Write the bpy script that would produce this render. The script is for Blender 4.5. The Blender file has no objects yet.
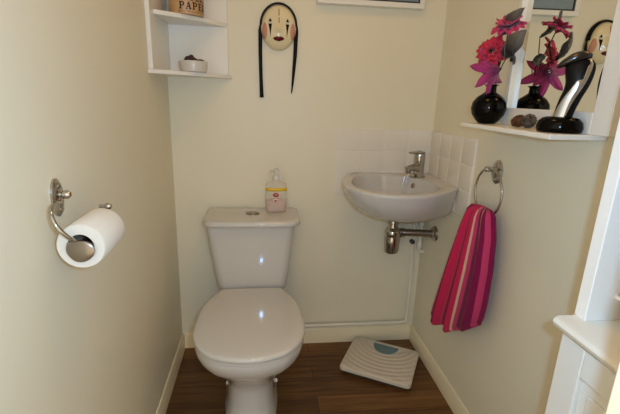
import bpy, bmesh, math, random
from mathutils import Vector, Matrix
random.seed(7)
PI = math.pi
S = bpy.context.scene
COL = S.collection
W = 1.175          # room width (left wall x=0, right wall x=W); back wall y=0
FZ = .011          # floor level

# ------------------------------------------------------------------ materials
def lin(h):
    h = h.lstrip('#')
    r = []
    for i in (0, 2, 4):
        c = int(h[i:i+2], 16)/255
        r.append(c/12.92 if c <= .04045 else ((c+.055)/1.055)**2.4)
    return tuple(r)+(1,)

def mat(name, hexc, rough=.5, metal=0., spec=.5, coat=0., noise=None, bump=None, trans=0., alpha=1., ior=1.45, sheen=0.):
    m = bpy.data.materials.new(name); m.use_nodes = True
    nt = m.node_tree; b = nt.nodes['Principled BSDF']
    b.inputs['Base Color'].default_value = lin(hexc)
    b.inputs['Roughness'].default_value = rough
    b.inputs['Metallic'].default_value = metal
    b.inputs['Specular IOR Level'].default_value = spec
    b.inputs['Coat Weight'].default_value = coat
    b.inputs['Coat Roughness'].default_value = .06
    b.inputs['Transmission Weight'].default_value = trans
    b.inputs['Alpha'].default_value = alpha
    b.inputs['IOR'].default_value = ior
    b.inputs['Sheen Weight'].default_value = sheen
    tc = nt.nodes.new('ShaderNodeTexCoord')
    if noise:      # (scale, second colour, amount)
        n = nt.nodes.new('ShaderNodeTexNoise'); n.inputs['Scale'].default_value = noise[0]; n.inputs['Detail'].default_value = 4
        nt.links.new(tc.outputs['Object'], n.inputs['Vector'])
        mx = nt.nodes.new('ShaderNodeMix'); mx.data_type = 'RGBA'
        mx.inputs[6].default_value = lin(hexc); mx.inputs[7].default_value = lin(noise[1])
        mr = nt.nodes.new('ShaderNodeMapRange'); mr.inputs[1].default_value = .35; mr.inputs[2].default_value = .65; mr.inputs[4].default_value = noise[2]
        nt.links.new(n.outputs['Fac'], mr.inputs[0]); nt.links.new(mr.outputs[0], mx.inputs[0])
        nt.links.new(mx.outputs[2], b.inputs['Base Color'])
    if bump:       # (scale, strength)
        n = nt.nodes.new('ShaderNodeTexNoise'); n.inputs['Scale'].default_value = bump[0]; n.inputs['Detail'].default_value = 5
        nt.links.new(tc.outputs['Object'], n.inputs['Vector'])
        bp = nt.nodes.new('ShaderNodeBump'); bp.inputs['Strength'].default_value = bump[1]; bp.inputs['Distance'].default_value = .002
        nt.links.new(n.outputs['Fac'], bp.inputs['Height']); nt.links.new(bp.outputs[0], b.inputs['Normal'])
    return m

WALLC = '#E2DAC0'
m_wall = mat('cream_wall_paint', WALLC, .42, spec=.35, bump=(220, .05), noise=(3, '#DFD6BB', .5))
m_ceil = mat('white_ceiling_paint', '#EDE8DC', .7, spec=.2)
m_skirt = mat('cream_gloss_skirting', '#E6D9B6', .3, bump=(40, .03))
m_tile = mat('white_glazed_tile', '#E0D8C8', .12, spec=.5)
m_grout = mat('white_grout', '#E4DCCE', .6)
m_cer = mat('white_ceramic', '#C6C1B8', .055, spec=.5, coat=.3)
m_seat = mat('white_seat_plastic', '#C8C3B9', .07, spec=.5, coat=.2)
m_chrome = mat('chrome', '#B4B1AC', .09, metal=1.)
m_brush = mat('brushed_chrome', '#9A9084', .3, metal=1.)
m_white = mat('white_satin_wood', '#E6E2D6', .3, bump=(60, .02))
m_white2 = mat('bright_white_laminate', '#F6F1E6', .25)
m_ledge = mat('cream_gloss_board', '#E8E2D2', .28)
m_pipe = mat('white_painted_pipe', '#DED7C4', .35)
m_blackg = mat('black_gloss_ceramic', '#030303', .07, spec=.16)
m_blackm = mat('black_satin', '#0A0909', .30, spec=.2)
m_ribbon = mat('black_ribbon', '#0B0809', .6, spec=.2)
m_paper = mat('white_tissue_paper', '#DCD5C6', .95, spec=.05, bump=(140, .35))
m_card = mat('cardboard_core', '#9A8468', .9)
m_mirror = mat('mirror_glass', '#EEF0EC', .0, metal=1.)
m_blueg = mat('blue_grey_print', '#76888F', .15, noise=(6, '#8B9AA0', .7))
m_dark = mat('dark_rebate', '#2A2C2E', .5)
m_tin = mat('tan_tin', '#BE925E', .4, noise=(25, '#C9A070', .8))
m_ink = mat('dark_brown_lettering', '#24170F', .6)
m_dish = mat('pale_grey_pottery', '#C9C4BA', .25, coat=.3)
m_brown = mat('dark_brown_lump', '#2E1712', .45, noise=(60, '#4A2A20', .7))
m_face = mat('cream_porcelain', '#E2D2A8', .2, coat=.35)
m_lip = mat('dark_red_lips', '#5A0F14', .2, coat=.5)
m_rose = mat('rose_blush', '#C98F78', .3)
m_eyew = mat('pale_eye', '#B9C2B0', .3)
m_rust = mat('rust_line', '#8A4A30', .4)
m_cone = mat('brown_pine_cone', '#6E4A2A', .8, noise=(90, '#3A2414', .9))
m_cone2 = mat('dark_pine_cone', '#2E2420', .7, noise=(90, '#8C7A60', .6))
m_stem = mat('dark_green_stem', '#1E1E16', .6)
m_sil = mat('polished_silver', '#C8CAD0', .12, metal=1.)
m_gun = mat('gunmetal', '#4C4C4E', .18, metal=1.)
m_scale = None
m_disp = mat('teal_grey_display', '#5E777A', .18, noise=(20, '#6B8486', .6))
m_rubber = mat('dark_grey_rubber', '#3A3A3A', .7)
m_soap = mat('clear_bottle_plastic', '#E9E2D4', .1, alpha=.24)
m_pinkl = mat('pink_liquid_soap', '#E6BFB2', .2, alpha=.48)
m_yellow = mat('yellow_label_band', '#D9B420', .4)
m_redl = mat('red_emblem', '#B03038', .4)
m_pinklab = mat('pale_pink_emblem', '#E3B9B4', .4)
m_pump = mat('frosted_white_plastic', '#E4E0D6', .3, trans=.2)

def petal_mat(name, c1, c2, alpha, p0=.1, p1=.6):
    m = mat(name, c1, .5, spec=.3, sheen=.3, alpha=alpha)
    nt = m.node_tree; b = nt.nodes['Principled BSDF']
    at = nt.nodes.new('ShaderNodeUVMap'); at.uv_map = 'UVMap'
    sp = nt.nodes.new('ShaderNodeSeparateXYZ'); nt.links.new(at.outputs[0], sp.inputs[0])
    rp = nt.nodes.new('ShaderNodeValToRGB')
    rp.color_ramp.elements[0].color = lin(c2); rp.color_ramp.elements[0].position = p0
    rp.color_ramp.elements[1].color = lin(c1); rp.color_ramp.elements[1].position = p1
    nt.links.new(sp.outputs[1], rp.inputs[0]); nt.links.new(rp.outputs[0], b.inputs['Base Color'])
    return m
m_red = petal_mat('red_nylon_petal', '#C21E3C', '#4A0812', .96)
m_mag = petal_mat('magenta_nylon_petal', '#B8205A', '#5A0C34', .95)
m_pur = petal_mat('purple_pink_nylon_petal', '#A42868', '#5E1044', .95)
m_leaf = petal_mat('black_sheer_leaf', '#6E675C', '#080707', .82, .3, 1.)

# floor: brown wood-effect boards running across the room
def floor_mat():
    m = mat('brown_wood_laminate', '#5A3A22', .33, spec=.4)
    nt = m.node_tree; b = nt.nodes['Principled BSDF']; L = nt.links
    tc = nt.nodes.new('ShaderNodeTexCoord')
    br = nt.nodes.new('ShaderNodeTexBrick'); L.new(tc.outputs['Object'], br.inputs['Vector'])
    br.inputs['Scale'].default_value = 1; br.inputs['Brick Width'].default_value = .62; br.inputs['Row Height'].default_value = .098
    br.inputs['Mortar Size'].default_value = .0012; br.inputs['Mortar Smooth'].default_value = .3
    br.inputs['Color1'].default_value = lin('#74502A'); br.inputs['Color2'].default_value = lin('#57391A'); br.inputs['Mortar'].default_value = lin('#2E1A0C')
    mp = nt.nodes.new('ShaderNodeMapping'); mp.inputs['Scale'].default_value = (2.5, 38, 1); L.new(tc.outputs['Object'], mp.inputs[0])
    n = nt.nodes.new('ShaderNodeTexNoise'); n.inputs['Scale'].default_value = 1.6; n.inputs['Detail'].default_value = 6; n.inputs['Distortion'].default_value = .6
    L.new(mp.outputs[0], n.inputs['Vector'])
    rp = nt.nodes.new('ShaderNodeValToRGB')
    rp.color_ramp.elements[0].position = .32; rp.color_ramp.elements[0].color = (.55, .5, .45, 1)
    rp.color_ramp.elements[1].position = .68; rp.color_ramp.elements[1].color = (1.25, 1.2, 1.1, 1)
    L.new(n.outputs['Fac'], rp.inputs[0])
    mx = nt.nodes.new('ShaderNodeMix'); mx.data_type = 'RGBA'; mx.blend_type = 'MULTIPLY'; mx.inputs[0].default_value = 1
    L.new(br.outputs['Color'], mx.inputs[6]); L.new(rp.outputs[0], mx.inputs[7]); L.new(mx.outputs[2], b.inputs['Base Color'])
    return m
m_floor = floor_mat()

def scale_mat():
    m = mat('ribbed_cream_plastic', '#D0C4B0', .4)
    nt = m.node_tree; b = nt.nodes['Principled BSDF']; L = nt.links
    tc = nt.nodes.new('ShaderNodeTexCoord')
    mp = nt.nodes.new('ShaderNodeMapping'); mp.inputs['Location'].default_value = (0, -.155, 0); L.new(tc.outputs['Object'], mp.inputs[0])
    sp = nt.nodes.new('ShaderNodeSeparateXYZ'); L.new(mp.outputs[0], sp.inputs[0])
    cb = nt.nodes.new('ShaderNodeCombineXYZ'); L.new(sp.outputs[0], cb.inputs[0]); L.new(sp.outputs[1], cb.inputs[1])
    ln = nt.nodes.new('ShaderNodeVectorMath'); ln.operation = 'LENGTH'; L.new(cb.outputs[0], ln.inputs[0])
    mu = nt.nodes.new('ShaderNodeMath'); mu.operation = 'MULTIPLY'; mu.inputs[1].default_value = 2*PI/.027; L.new(ln.outputs['Value'], mu.inputs[0])
    si = nt.nodes.new('ShaderNodeMath'); si.operation = 'SINE'; L.new(mu.outputs[0], si.inputs[0])
    bp = nt.nodes.new('ShaderNodeBump'); bp.inputs['Strength'].default_value = .45; bp.inputs['Distance'].default_value = .0025
    L.new(si.outputs[0], bp.inputs['Height']); L.new(bp.outputs[0], b.inputs['Normal'])
    return m
m_scale = scale_mat()

def towel_mat():
    m = mat('striped_pink_towelling', '#C82058', .95, spec=.05, sheen=.08, bump=(420, .8))
    nt = m.node_tree; b = nt.nodes['Principled BSDF']; L = nt.links
    uv = nt.nodes.new('ShaderNodeUVMap'); uv.uv_map = 'UVMap'
    sp = nt.nodes.new('ShaderNodeSeparateXYZ'); L.new(uv.outputs[0], sp.inputs[0])
    rp = nt.nodes.new('ShaderNodeValToRGB'); cr = rp.color_ramp; cr.interpolation = 'CONSTANT'
    P, B, D, C = '#BE3C66', '#C62A52', '#7C1A44', '#CFAE8C'
    st = [(0, P), (.07, D), (.20, B), (.36, D), (.39, B), (.555, C), (.578, P), (.66, D), (.775, C), (.797, D), (.89, P), (.96, D)]
    cr.elements.remove(cr.elements[1]); cr.elements[0].position = 0; cr.elements[0].color = lin(P)
    for p, c in st[1:]: cr.elements.new(p).color = lin(c)
    L.new(sp.outputs[0], rp.inputs[0]); L.new(rp.outputs[0], b.inputs['Base Color'])
    return m
m_towel = towel_mat()

# ------------------------------------------------------------------ helpers
def link(name, bm, m, parent=None, smooth=True, angle=40, bevel=0., loc=None):
    bmesh.ops.recalc_face_normals(bm, faces=bm.faces)
    me = bpy.data.meshes.new(name); bm.to_mesh(me); bm.free()
    o = bpy.data.objects.new(name, me); COL.objects.link(o)
    for mm in (m if isinstance(m, (list, tuple)) else [m]): me.materials.append(mm)
    if smooth:
        me.polygons.foreach_set('use_smooth', [True]*len(me.polygons))
        me.set_sharp_from_angle(angle=math.radians(angle))
    if bevel:
        b = o.modifiers.new('bevel', 'BEVEL'); b.width = bevel; b.segments = 3; b.limit_method = 'ANGLE'; b.angle_limit = math.radians(40); b.harden_normals = True
    if loc is not None: o.location = loc
    if parent is not None:
        o.parent = parent
        # parts are modelled in world coordinates unless loc is given
        base = Vector((0, 0, 0)); p = parent
        while p is not None: base += p.location; p = p.parent
        if loc is None: o.location = -base
    return o

def thing(name, label, cat, loc, group=None):
    o = bpy.data.objects.new(name, None); COL.objects.link(o); o.location = loc; o.empty_display_size = .05
    return tag(o, label, cat, group)
def tag(o, label, cat, group=None):
    o['label'] = label; o['category'] = cat
    if group: o['group'] = group
    return o
def struct(o): o['kind'] = 'structure'; return o

def box(x0, x1, y0, y1, z0, z1, bm=None):
    bm = bm or bmesh.new()
    v = [bm.verts.new((x, y, z)) for z in (z0, z1) for y in (y0, y1) for x in (x0, x1)]
    for f in ((0,1,3,2),(4,6,7,5),(0,4,5,1),(2,3,7,6),(0,2,6,4),(1,5,7,3)): bm.faces.new([v[i] for i in f])
    return bm
def loft(rings, bm=None, cap0=True, cap1=True, closed=True, fan=False):
    bm = bm or bmesh.new()
    R = [[bm.verts.new(p) for p in r] for r in rings]
    n = len(R[0])
    for a, b in zip(R, R[1:]):
        for i in range(n if closed else n-1):
            j = (i+1) % n
            bm.faces.new((a[i], a[j], b[j], b[i]))
    for cap, r in ((cap0, R[0]), (cap1, R[-1])):
        if cap:
            if fan:
                c = bm.verts.new(sum((v.co for v in r), Vector())/n)
                for i in range(n): bm.faces.new((r[i], r[(i+1) % n], c))
            else: bm.faces.new(r)
    return bm
def lathe(profile, cx=0, cy=0, cz=0, n=40, bm=None, axis='z', ex=1, ey=1, rot=None, cap0=True, cap1=True):
    rings = []
    for r, z in profile:
        ring = []
        for i in range(n):
            a = 2*PI*i/n
            p = Vector((r*ex*math.cos(a), r*ey*math.sin(a), z))
            if axis == 'y': p = Vector((p.x, p.z, p.y))
            if axis == 'x': p = Vector((p.z, p.x, p.y))
            if rot is not None: p = rot @ p
            ring.append(p+Vector((cx, cy, cz)))
        rings.append(ring)
    return loft(rings, bm, cap0, cap1)
def spline(pts, k=6):
    P = [Vector(p) for p in pts]; out = []
    P = [2*P[0]-P[1]] + P + [2*P[-1]-P[-2]]
    for i in range(1, len(P)-2):
        for s in range(k):
            t = s/k; a, b, c, d = P[i-1:i+3]
            out.append(.5*((2*b)+(c-a)*t+(2*a-5*b+4*c-d)*t*t+(3*b-a-3*c+d)*t**3))
    out.append(P[-2]); return out
def tube(pts, r, n=12, bm=None, smooth=6, cyc=False):
    P = spline(pts, smooth) if smooth else [Vector(p) for p in pts]
    rs = r if callable(r) else (lambda t: r)
    rings = []; up = None
    for i, p in enumerate(P):
        if cyc: t = (P[(i+1) % len(P)]-P[i-1]).normalized()
        else: t = (P[min(i+1, len(P)-1)]-P[max(i-1, 0)]).normalized()
        if up is None:
            up = Vector((0, 0, 1)) if abs(t.z) < .9 else Vector((1, 0, 0))
        s = t.cross(up).normalized(); up = s.cross(t).normalized()
        rr = rs(i/(len(P)-1))
        rings.append([p + s*rr*math.cos(2*PI*k/n) + up*rr*math.sin(2*PI*k/n) for k in range(n)])
    if cyc:
        rings.append(rings[0])
        bm = loft(rings, bm, False, False); bmesh.ops.remove_doubles(bm, verts=bm.verts, dist=1e-6); return bm
    return loft(rings, bm)
def rrect(cx, cy, hx, y0, y1, rf, rb, z, n=7):
    # rounded rectangle: half width hx, y from y0 (front) to y1 (back), front radius rf, back radius rb
    out = []
    for (px, py, r, a0) in ((cx+hx-rf, y0+rf, rf, -PI/2), (cx+hx-rb, y1-rb, rb, 0), (cx-hx+rb, y1-rb, rb, PI/2), (cx-hx+rf, y0+rf, rf, PI)):
        for i in range(n+1):
            a = a0+PI/2*i/n
            out.append(Vector((px+r*math.cos(a), py+r*math.sin(a), z)))
    return out
def polar(poly, c, N, z=0):
    out = []
    for k in range(N):
        a = 2*PI*k/N; d = (math.cos(a), math.sin(a)); best = None
        for i in range(len(poly)):
            x1, y1 = poly[i][0]-c[0], poly[i][1]-c[1]; x2, y2 = poly[(i+1) % len(poly)][0]-c[0], poly[(i+1) % len(poly)][1]-c[1]
            ex, ey = x2-x1, y2-y1; den = d[0]*ey-d[1]*ex
            if abs(den) < 1e-12: continue
            t = (x1*ey-y1*ex)/den; u = (x1*d[1]-y1*d[0])/den
            if t > 0 and -1e-9 <= u <= 1+1e-9 and (best is None or t > best): best = t
        out.append(Vector((c[0]+d[0]*best, c[1]+d[1]*best, z)))
    return out
def grid(fn, nu, nv, bm=None, uv=True, v0=None):
    bm = bm or bmesh.new(); lay = (bm.loops.layers.uv.get('UVMap') or bm.loops.layers.uv.new('UVMap'))
    V = [[bm.verts.new(fn(i/nu, j/nv)) for i in range(nu+1)] for j in range(nv+1)]
    for j in range(nv):
        for i in range(nu):
            f = bm.faces.new((V[j][i], V[j][i+1], V[j+1][i+1], V[j+1][i]))
            for l, (a, b) in zip(f.loops, ((i, j), (i+1, j), (i+1, j+1), (i, j+1))): l[lay].uv = (a/nu, b/nv)
    return bm
def solidify(o, t, off=0):
    s = o.modifiers.new('thickness', 'SOLIDIFY'); s.thickness = t; s.offset = off
def prism(poly, axis, a0, a1, bm=None):
    # poly: 2-D outline; axis 'y' -> (x,z) outline extruded along y, etc.
    bm = bm or bmesh.new()
    def P(p, a): return {'y': (p[0], a, p[1]), 'x': (a, p[0], p[1]), 'z': (p[0], p[1], a)}[axis]
    return loft([[Vector(P(p, a0)) for p in poly], [Vector(P(p, a1)) for p in poly]], bm)

# ------------------------------------------------------------------ room shell
struct(link('floor', box(-.1, W+.1, -2.5, .1, -.05, FZ), m_floor, smooth=False))
struct(link('ceiling', box(-.1, W+.1, -1.6, .1, 2.35, 2.45), m_ceil, smooth=False))
struct(link('wall_left', box(-.1, 0, -1.6, .1, 0, 2.35), m_wall, smooth=False))
struct(link('wall_right', box(W, W+.1, -1.6, .1, 0, 2.35), m_wall, smooth=False))
struct(link('wall_back', box(0, W, 0, .1, 0, 2.35), m_wall, smooth=False))
JX = .747
bm = box(JX+.03, W, -1.6, -1.5, 0, 2.35); box(0, JX+.03, -1.6, -1.5, 2.03, 2.35, bm)
struct(link('wall_front', bm, m_wall, smooth=False))
bm = box(JX, JX+.03, -1.61, -1.497, FZ, 2.03); box(0, .03, -1.61, -1.497, FZ, 2.03, bm); box(.03, JX, -1.61, -1.497, 2.0, 2.03, bm)
struct(link('door_1', bm, m_skirt, bevel=.003))
def skirt_profile(h=.09, t=.011):
    return [(0, FZ), (t, FZ), (t, h-.022), (t-.004, h-.012), (t-.004, h-.006), (t-.008, h), (0, h)]
sp = skirt_profile()
struct(link('baseboard_back', prism([(-d, z) for d, z in sp], 'x', .011, W-.011), m_skirt))
struct(link('baseboard_left', prism([(d, z) for d, z in sp], 'y', -1.497, 0), m_skirt))
struct(link('baseboard_right', prism([(W-d, z) for d, z in sp], 'y', -1.25, 0), m_skirt))

# tiled splashback: real tiles on a grout bed, one panel per wall
def tile_panel(name, a0, n, w, z0, rows, h, place):
    bm = bmesh.new(); g = .0016; bev = .0025
    for i in range(n):
        for j in range(rows):
            u0, u1, v0, v1 = a0+i*w+g, a0+(i+1)*w-g, z0+j*h+g, z0+(j+1)*h-g
            tx, ty = random.uniform(-.0006, .0006), random.uniform(-.0006, .0006)
            rings = []
            for ins, dep in ((0, .002), (0, .0055), (bev*.35, .0068), (bev, .0072)):
                rings.append([place(u, v, dep + (tx*(1 if u > (u0+u1)/2 else -1)+ty*(1 if v > (v0+v1)/2 else -1))*(dep > .003)) for u, v in ((u0+ins, v0+ins), (u1-ins, v0+ins), (u1-ins, v1-ins), (u0+ins, v1-ins))])
            loft(rings, bm, False, True)
    for f in bm.faces: f.material_index = 0
    nb = len(bm.faces)
    b2 = [place(a0, z0, 0), place(a0+n*w, z0, 0), place(a0+n*w, z0+rows*h, 0), place(a0, z0+rows*h, 0)]
    t2 = [place(a0, z0, .0055), place(a0+n*w, z0, .0055), place(a0+n*w, z0+rows*h, .0055), place(a0, z0+rows*h, .0055)]
    loft([b2, t2], bm)
    bm.faces.ensure_lookup_table()
    for f in bm.faces[nb:]: f.material_index = 1
    return struct(link(name, bm, [m_tile, m_grout], smooth=True, angle=20))
tile_panel('trim_1', .722, 4, .1125, .80, 3, .1015, lambda u, v, d: Vector((u, -d, v)))
tile_panel('trim_2', -.4065, 4, .1, .80, 3, .1015, lambda u, v, d: Vector((W-d, u, v)))

# ------------------------------------------------------------------ toilet
TX = .346
T = thing('toilet', 'white close-coupled toilet with closed lid against the back wall', 'toilet', (TX, -.35, FZ))
egg_half = [(-.21,.128),(-.235,.137),(-.26,.151),(-.31,.174),(-.36,.188),(-.42,.196),(-.50,.199),(-.56,.195),(-.61,.177),(-.65,.151),(-.68,.115),(-.698,.07),(-.706,.03)]
egg = [(TX+w, y) for y, w in egg_half] + [(TX, -.708)] + [(TX-w, y) for y, w in reversed(egg_half)]
deck_half = [(-.015,.118),(-.03,.124),(-.2,.127)] + egg_half[1:]
deckp = [(TX+w, y) for y, w in deck_half] + [(TX, -.708)] + [(TX-w, y) for y, w in reversed(deck_half)]
foot_half = [(-.06,.085),(-.09,.1),(-.30,.1),(-.42,.098),(-.48,.09),(-.525,.07),(-.548,.035)]
foot = [(TX+w, y) for y, w in foot_half] + [(TX, -.552)] + [(TX-w, y) for y, w in reversed(foot_half)]
N = 72; CC = (TX, -.36)
PE, PD, PF = polar(egg, CC, N), polar(deckp, CC, N), polar(foot, CC, N)
def mixring(A, sa, B, sb, t, z, ca=Vector((TX, -.40, 0)), cb=Vector((TX, -.36, 0))):
    out = []
    for a, b in zip(A, B):
        p = (ca+(a-ca)*sa)*(1-t) + (cb+(b-cb)*sb)*t
        p.y = min(p.y, -.012); out.append(Vector((p.x, p.y, z)))
    return out
rings = [mixring(PD, .94, PF, 1, 0, .4045), mixring(PD, .978, PF, 1, 0, .403), mixring(PD, .982, PF, 1, 0, .396), mixring(PD, .974, PF, 1, 0, .378),
         mixring(PD, .94, PF, 1, 0, .352), mixring(PD, .89, PF, 1, .05, .326), mixring(PD, .82, PF, 1, .15, .298), mixring(PD, .75, PF, .98, .35, .265),
         mixring(PD, .68, PF, .95, .62, .222), mixring(PD, .62, PF, .94, .85, .195), mixring(PD, .6, PF, .94, 1, .165), mixring(PD, .6, PF, .95, 1, .10),
         mixring(PD, .6, PF, 1.0, 1, .052), mixring(PD, .6, PF, 1.07, 1, .032), mixring(PD, .6, PF, 1.08, 1, FZ)]
pan = link('bowl', loft(rings, fan=True), m_cer, T, angle=60)
for s in (-1, 1):
    c = link('bolt_cap', lathe([(.0, .011), (.005, .010), (.008, .007), (.0085, 0)][::-1], TX+s*.1, -.315, .040, n=20, axis='x', rot=Matrix.Identity(3) if s > 0 else Matrix.Rotation(PI, 3, 'Z')), m_white2, pan)
def eggring(s, z, c=Vector((TX, -.45, 0))):
    return [Vector((c.x+(p.x-c.x)*s, c.y+(p.y-c.y)*s, z)) for p in PE]
link('seat', loft([eggring(.96, .4048), eggring(.983, .4052), eggring(.987, .408), eggring(.985, .4140), eggring(.965, .4158)], fan=True), m_seat, T, angle=60)
link('seat_lid', loft([eggring(.965, .4192), eggring(.996, .4188), eggring(1.0, .4220), eggring(.998, .4285), eggring(.985, .433), eggring(.95, .4355), eggring(.85, .4375), eggring(.6, .4395), eggring(.3, .4405)], fan=True), m_seat, T, angle=60)
for s in (-1, 1):
    link('hinge', lathe([(.009, -.02), (.011, -.018), (.011, .018), (.009, .02)], TX+s*.075, -.213, .414, n=16, axis='x'), m_chrome, T)
# cistern
CX = .349
cr = []
for z, hx, y0, y1 in ((.405,.128,-.178,-.05),(.4065,.139,-.19,-.04),(.413,.146,-.1975,-.03),(.43,.1495,-.201,-.024),(.50,.158,-.2055,-.02),(.58,.166,-.21,-.018),(.66,.1735,-.2145,-.016),(.706,.1775,-.217,-.015),(.712,.1775,-.217,-.015)):
    cr.append(rrect(CX-.007*(z-.43)/.28, 0, hx+.007*max(0, z-.43)/.28, y0, y1, .036, .02, z))
cis = link('cistern', loft(cr, fan=True), m_cer, T, angle=50)
# slightly bowed front
cr = []
for z, e in ((.7115,-.012),(.713,-.003),(.717,0),(.727,0),(.7335,-.003),(.7375,-.010),(.7385,-.02)):
    r = rrect(CX, 0, .2025+e, -.236-e, -.008+e*.4, .055, .022, z)
    cr.append([Vector((p.x, p.y-(.006*(1-((p.x-CX)/.2)**2) if p.y < -.12 else 0), p.z)) for p in r])
cl = link('cistern_lid', loft(cr, fan=True), m_cer, T, angle=50)
link('flush_button', lathe([(.030, 0), (.030, .003), (.027, .0045), (.0262, .0045), (.0258, .003), (.025, .005), (.022, .0062), (.004, .0068)], CX, -.115, .738, n=36, ey=.9), m_brush, cl)

# ------------------------------------------------------------------ soap dispenser on the cistern
SX, SY, SZ = .451, -.085, .7385
so = thing('soap_dispenser', 'clear pump bottle of pink hand soap standing on the toilet cistern', 'soap bottle', (SX, SY, SZ))
def oval(hx, hy, z, n=36, e=2.6):
    out = []
    for i in range(n):
        a = 2*PI*i/n; c, s = math.cos(a), math.sin(a)
        out.append(Vector((SX+hx*math.copysign(abs(c)**(2/e), c), SY+hy*math.copysign(abs(s)**(2/e), s), z)))
    return out
prof = [(.038,.021,.0),(.043,.025,.002),(.0455,.027,.008),(.047,.028,.05),(.047,.028,.098),(.046,.0275,.120),(.0425,.026,.129),(.030,.019,.1365),(.016,.014,.141),(.0135,.0135,.150)]
link('bottle', loft([oval(a, b, SZ+z) for a, b, z in prof], fan=True), m_soap, so, angle=60)
link('liquid', loft([oval(a-.0025, b-.0025, SZ+z) for a, b, z in [(.038,.021,.003),(.043,.026,.007),(.0465,.0275,.02),(.047,.028,.04),(.047,.028,.056)]], fan=True), m_pinkl, so, angle=60)
def ovalpatch(z0, z1, u0, u1, off, n=16):
    R = []
    for z in (z0, z1):
        r = []
        for i in range(n+1):
            a = -PI/2 + (u0+(u1-u0)*i/n); c, s = math.cos(a), math.sin(a); e = 2.6
            r.append(Vector((SX+(.047+off)*math.copysign(abs(c)**(2/e), c), SY+(.028+off)*math.copysign(abs(s)**(2/e), s), SZ+z)))
        R.append(r)
    return R
lab = link('label_band', loft(ovalpatch(.099, .113, -1.35, 1.35, .0008), cap0=False, cap1=False, closed=False), m_yellow, so); solidify(lab, .0006)
def disc_patch(cx, cz, rx, rz, y, n=24):
    bm = bmesh.new(); c = bm.verts.new((cx, y, cz)); r = [bm.verts.new((cx+rx*math.cos(2*PI*i/n), y, cz+rz*math.sin(2*PI*i/n))) for i in range(n)]
    for i in range(n): bm.faces.new((c, r[i], r[(i+1) % n]))
    return bm
e1 = link('emblem', disc_patch(SX-.002, SZ+.083, .0125, .0095, SY-.0292), m_redl, so); solidify(e1, .0006)
e2 = link('emblem', disc_patch(SX-.003, SZ+.057, .010, .009, SY-.0292), m_pinklab, so); solidify(e2, .0006)
e3 = link('emblem_mark', disc_patch(SX-.003, SZ+.057, .005, .004, SY-.0297), m_redl, so); solidify(e3, .0004)
e3 = link('emblem_mark', disc_patch(SX-.002, SZ+.083, .0065, .0022, SY-.0297), m_pinklab, so); solidify(e3, .0004)
bm = lathe([(.0155, .146), (.0155, .160), (.013, .163), (.006, .164), (.006, .180), (.012, .181), (.0125, .188), (.010, .190)], SX, SY, SZ, n=28)
tube([(SX, SY, SZ+.186), (SX-.014, SY-.01, SZ+.187), (SX-.026, SY-.018, SZ+.182)], .0045, bm=bm)
link('pump', bm, m_pump, so)

# ------------------------------------------------------------------ corner basin
BN = 96; BC = (.955, -.205)
out_poly = [(W-.008, -.008), (.84, -.008), (.80, -.02), (.765, -.06), (.742, -.12), (.724, -.19), (.712, -.26), (.713, -.305), (.726, -.35), (.755, -.40), (.80, -.44), (.85, -.462), (.905, -.469), (.96, -.463), (1.01, -.449), (1.055, -.425), (1.095, -.395), (1.13, -.36), (1.155, -.335), (W-.008, -.32)]
inn_poly = [(1.005, -.085), (.94, -.045), (.86, -.045), (.81, -.075), (.777, -.13), (.757, -.20), (.748, -.265), (.757, -.32), (.785, -.37), (.83, -.405), (.88, -.42), (.93, -.418), (.985, -.405), (1.04, -.38), (1.075, -.345), (1.10, -.30), (1.107, -.24), (1.09, -.18), (1.06, -.13)]
PO, PI_ = polar(out_poly, BC, BN), polar(inn_poly, BC, BN)
def smooth_ring(P, it):
    for _ in range(it): P = [(P[i-1]+P[i]*2+P[(i+1) % len(P)])/4 for i in range(len(P))]
    return P
PI_ = smooth_ring(PI_, 3)
A0 = Vector((1.06, -.15, 0))
def bout(s, z):
    return [Vector((A0.x+(p.x-A0.x)*(s if p.x < A0.x else 1), A0.y+(p.y-A0.y)*(s if p.y < A0.y else 1), z)) for p in PO]
def binn(s, z, c=Vector((.945, -.225, 0))):
    return [Vector((c.x+(p.x-c.x)*s, c.y+(p.y-c.y)*s, z)) for p in PI_]
def mid(A, B, t, z): return [Vector((a.x*(1-t)+b.x*t, a.y*(1-t)+b.y*t, z)) for a, b in zip(A, B)]
RZ = .905
rings = [bout(.22, RZ-.157), bout(.40, RZ-.154), bout(.58, RZ-.143), bout(.73, RZ-.123), bout(.84, RZ-.098), bout(.915, RZ-.068), bout(.965, RZ-.04), bout(.99, RZ-.016), bout(1, RZ-.006), bout(.995, RZ-.001), bout(.985, RZ),
         mid(PO, PI_, .75, RZ), binn(1.0, RZ-.002), binn(.985, RZ-.008), binn(.95, RZ-.03), binn(.88, RZ-.065), binn(.76, RZ-.095), binn(.56, RZ-.113), binn(.3, RZ-.12), binn(.1, RZ-.122)]
B = thing('wash_basin', 'white ceramic corner wash basin fixed to the tiled corner', 'basin', (.955, -.205, RZ-.17))
bas = link('bowl', loft(rings, fan=True), m_cer, B, angle=60)
link('overflow_hole', lathe([(.011, 0), (.011, .004), (.009, .006), (.004, .003)], 1.052, -.135, RZ-.034, n=24, rot=Matrix.Rotation(math.radians(60), 3, (0.35, -.95, 0)).to_3x3() if False else Vector((-.9, -.25, .35)).to_track_quat('Z', 'Y').to_matrix()), m_brush, bas)
link('drain', lathe([(.026, 0), (.026, .003), (.020, .005), (.006, .001)], .945, -.225, RZ-.1225, n=28), m_chrome, bas)

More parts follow.
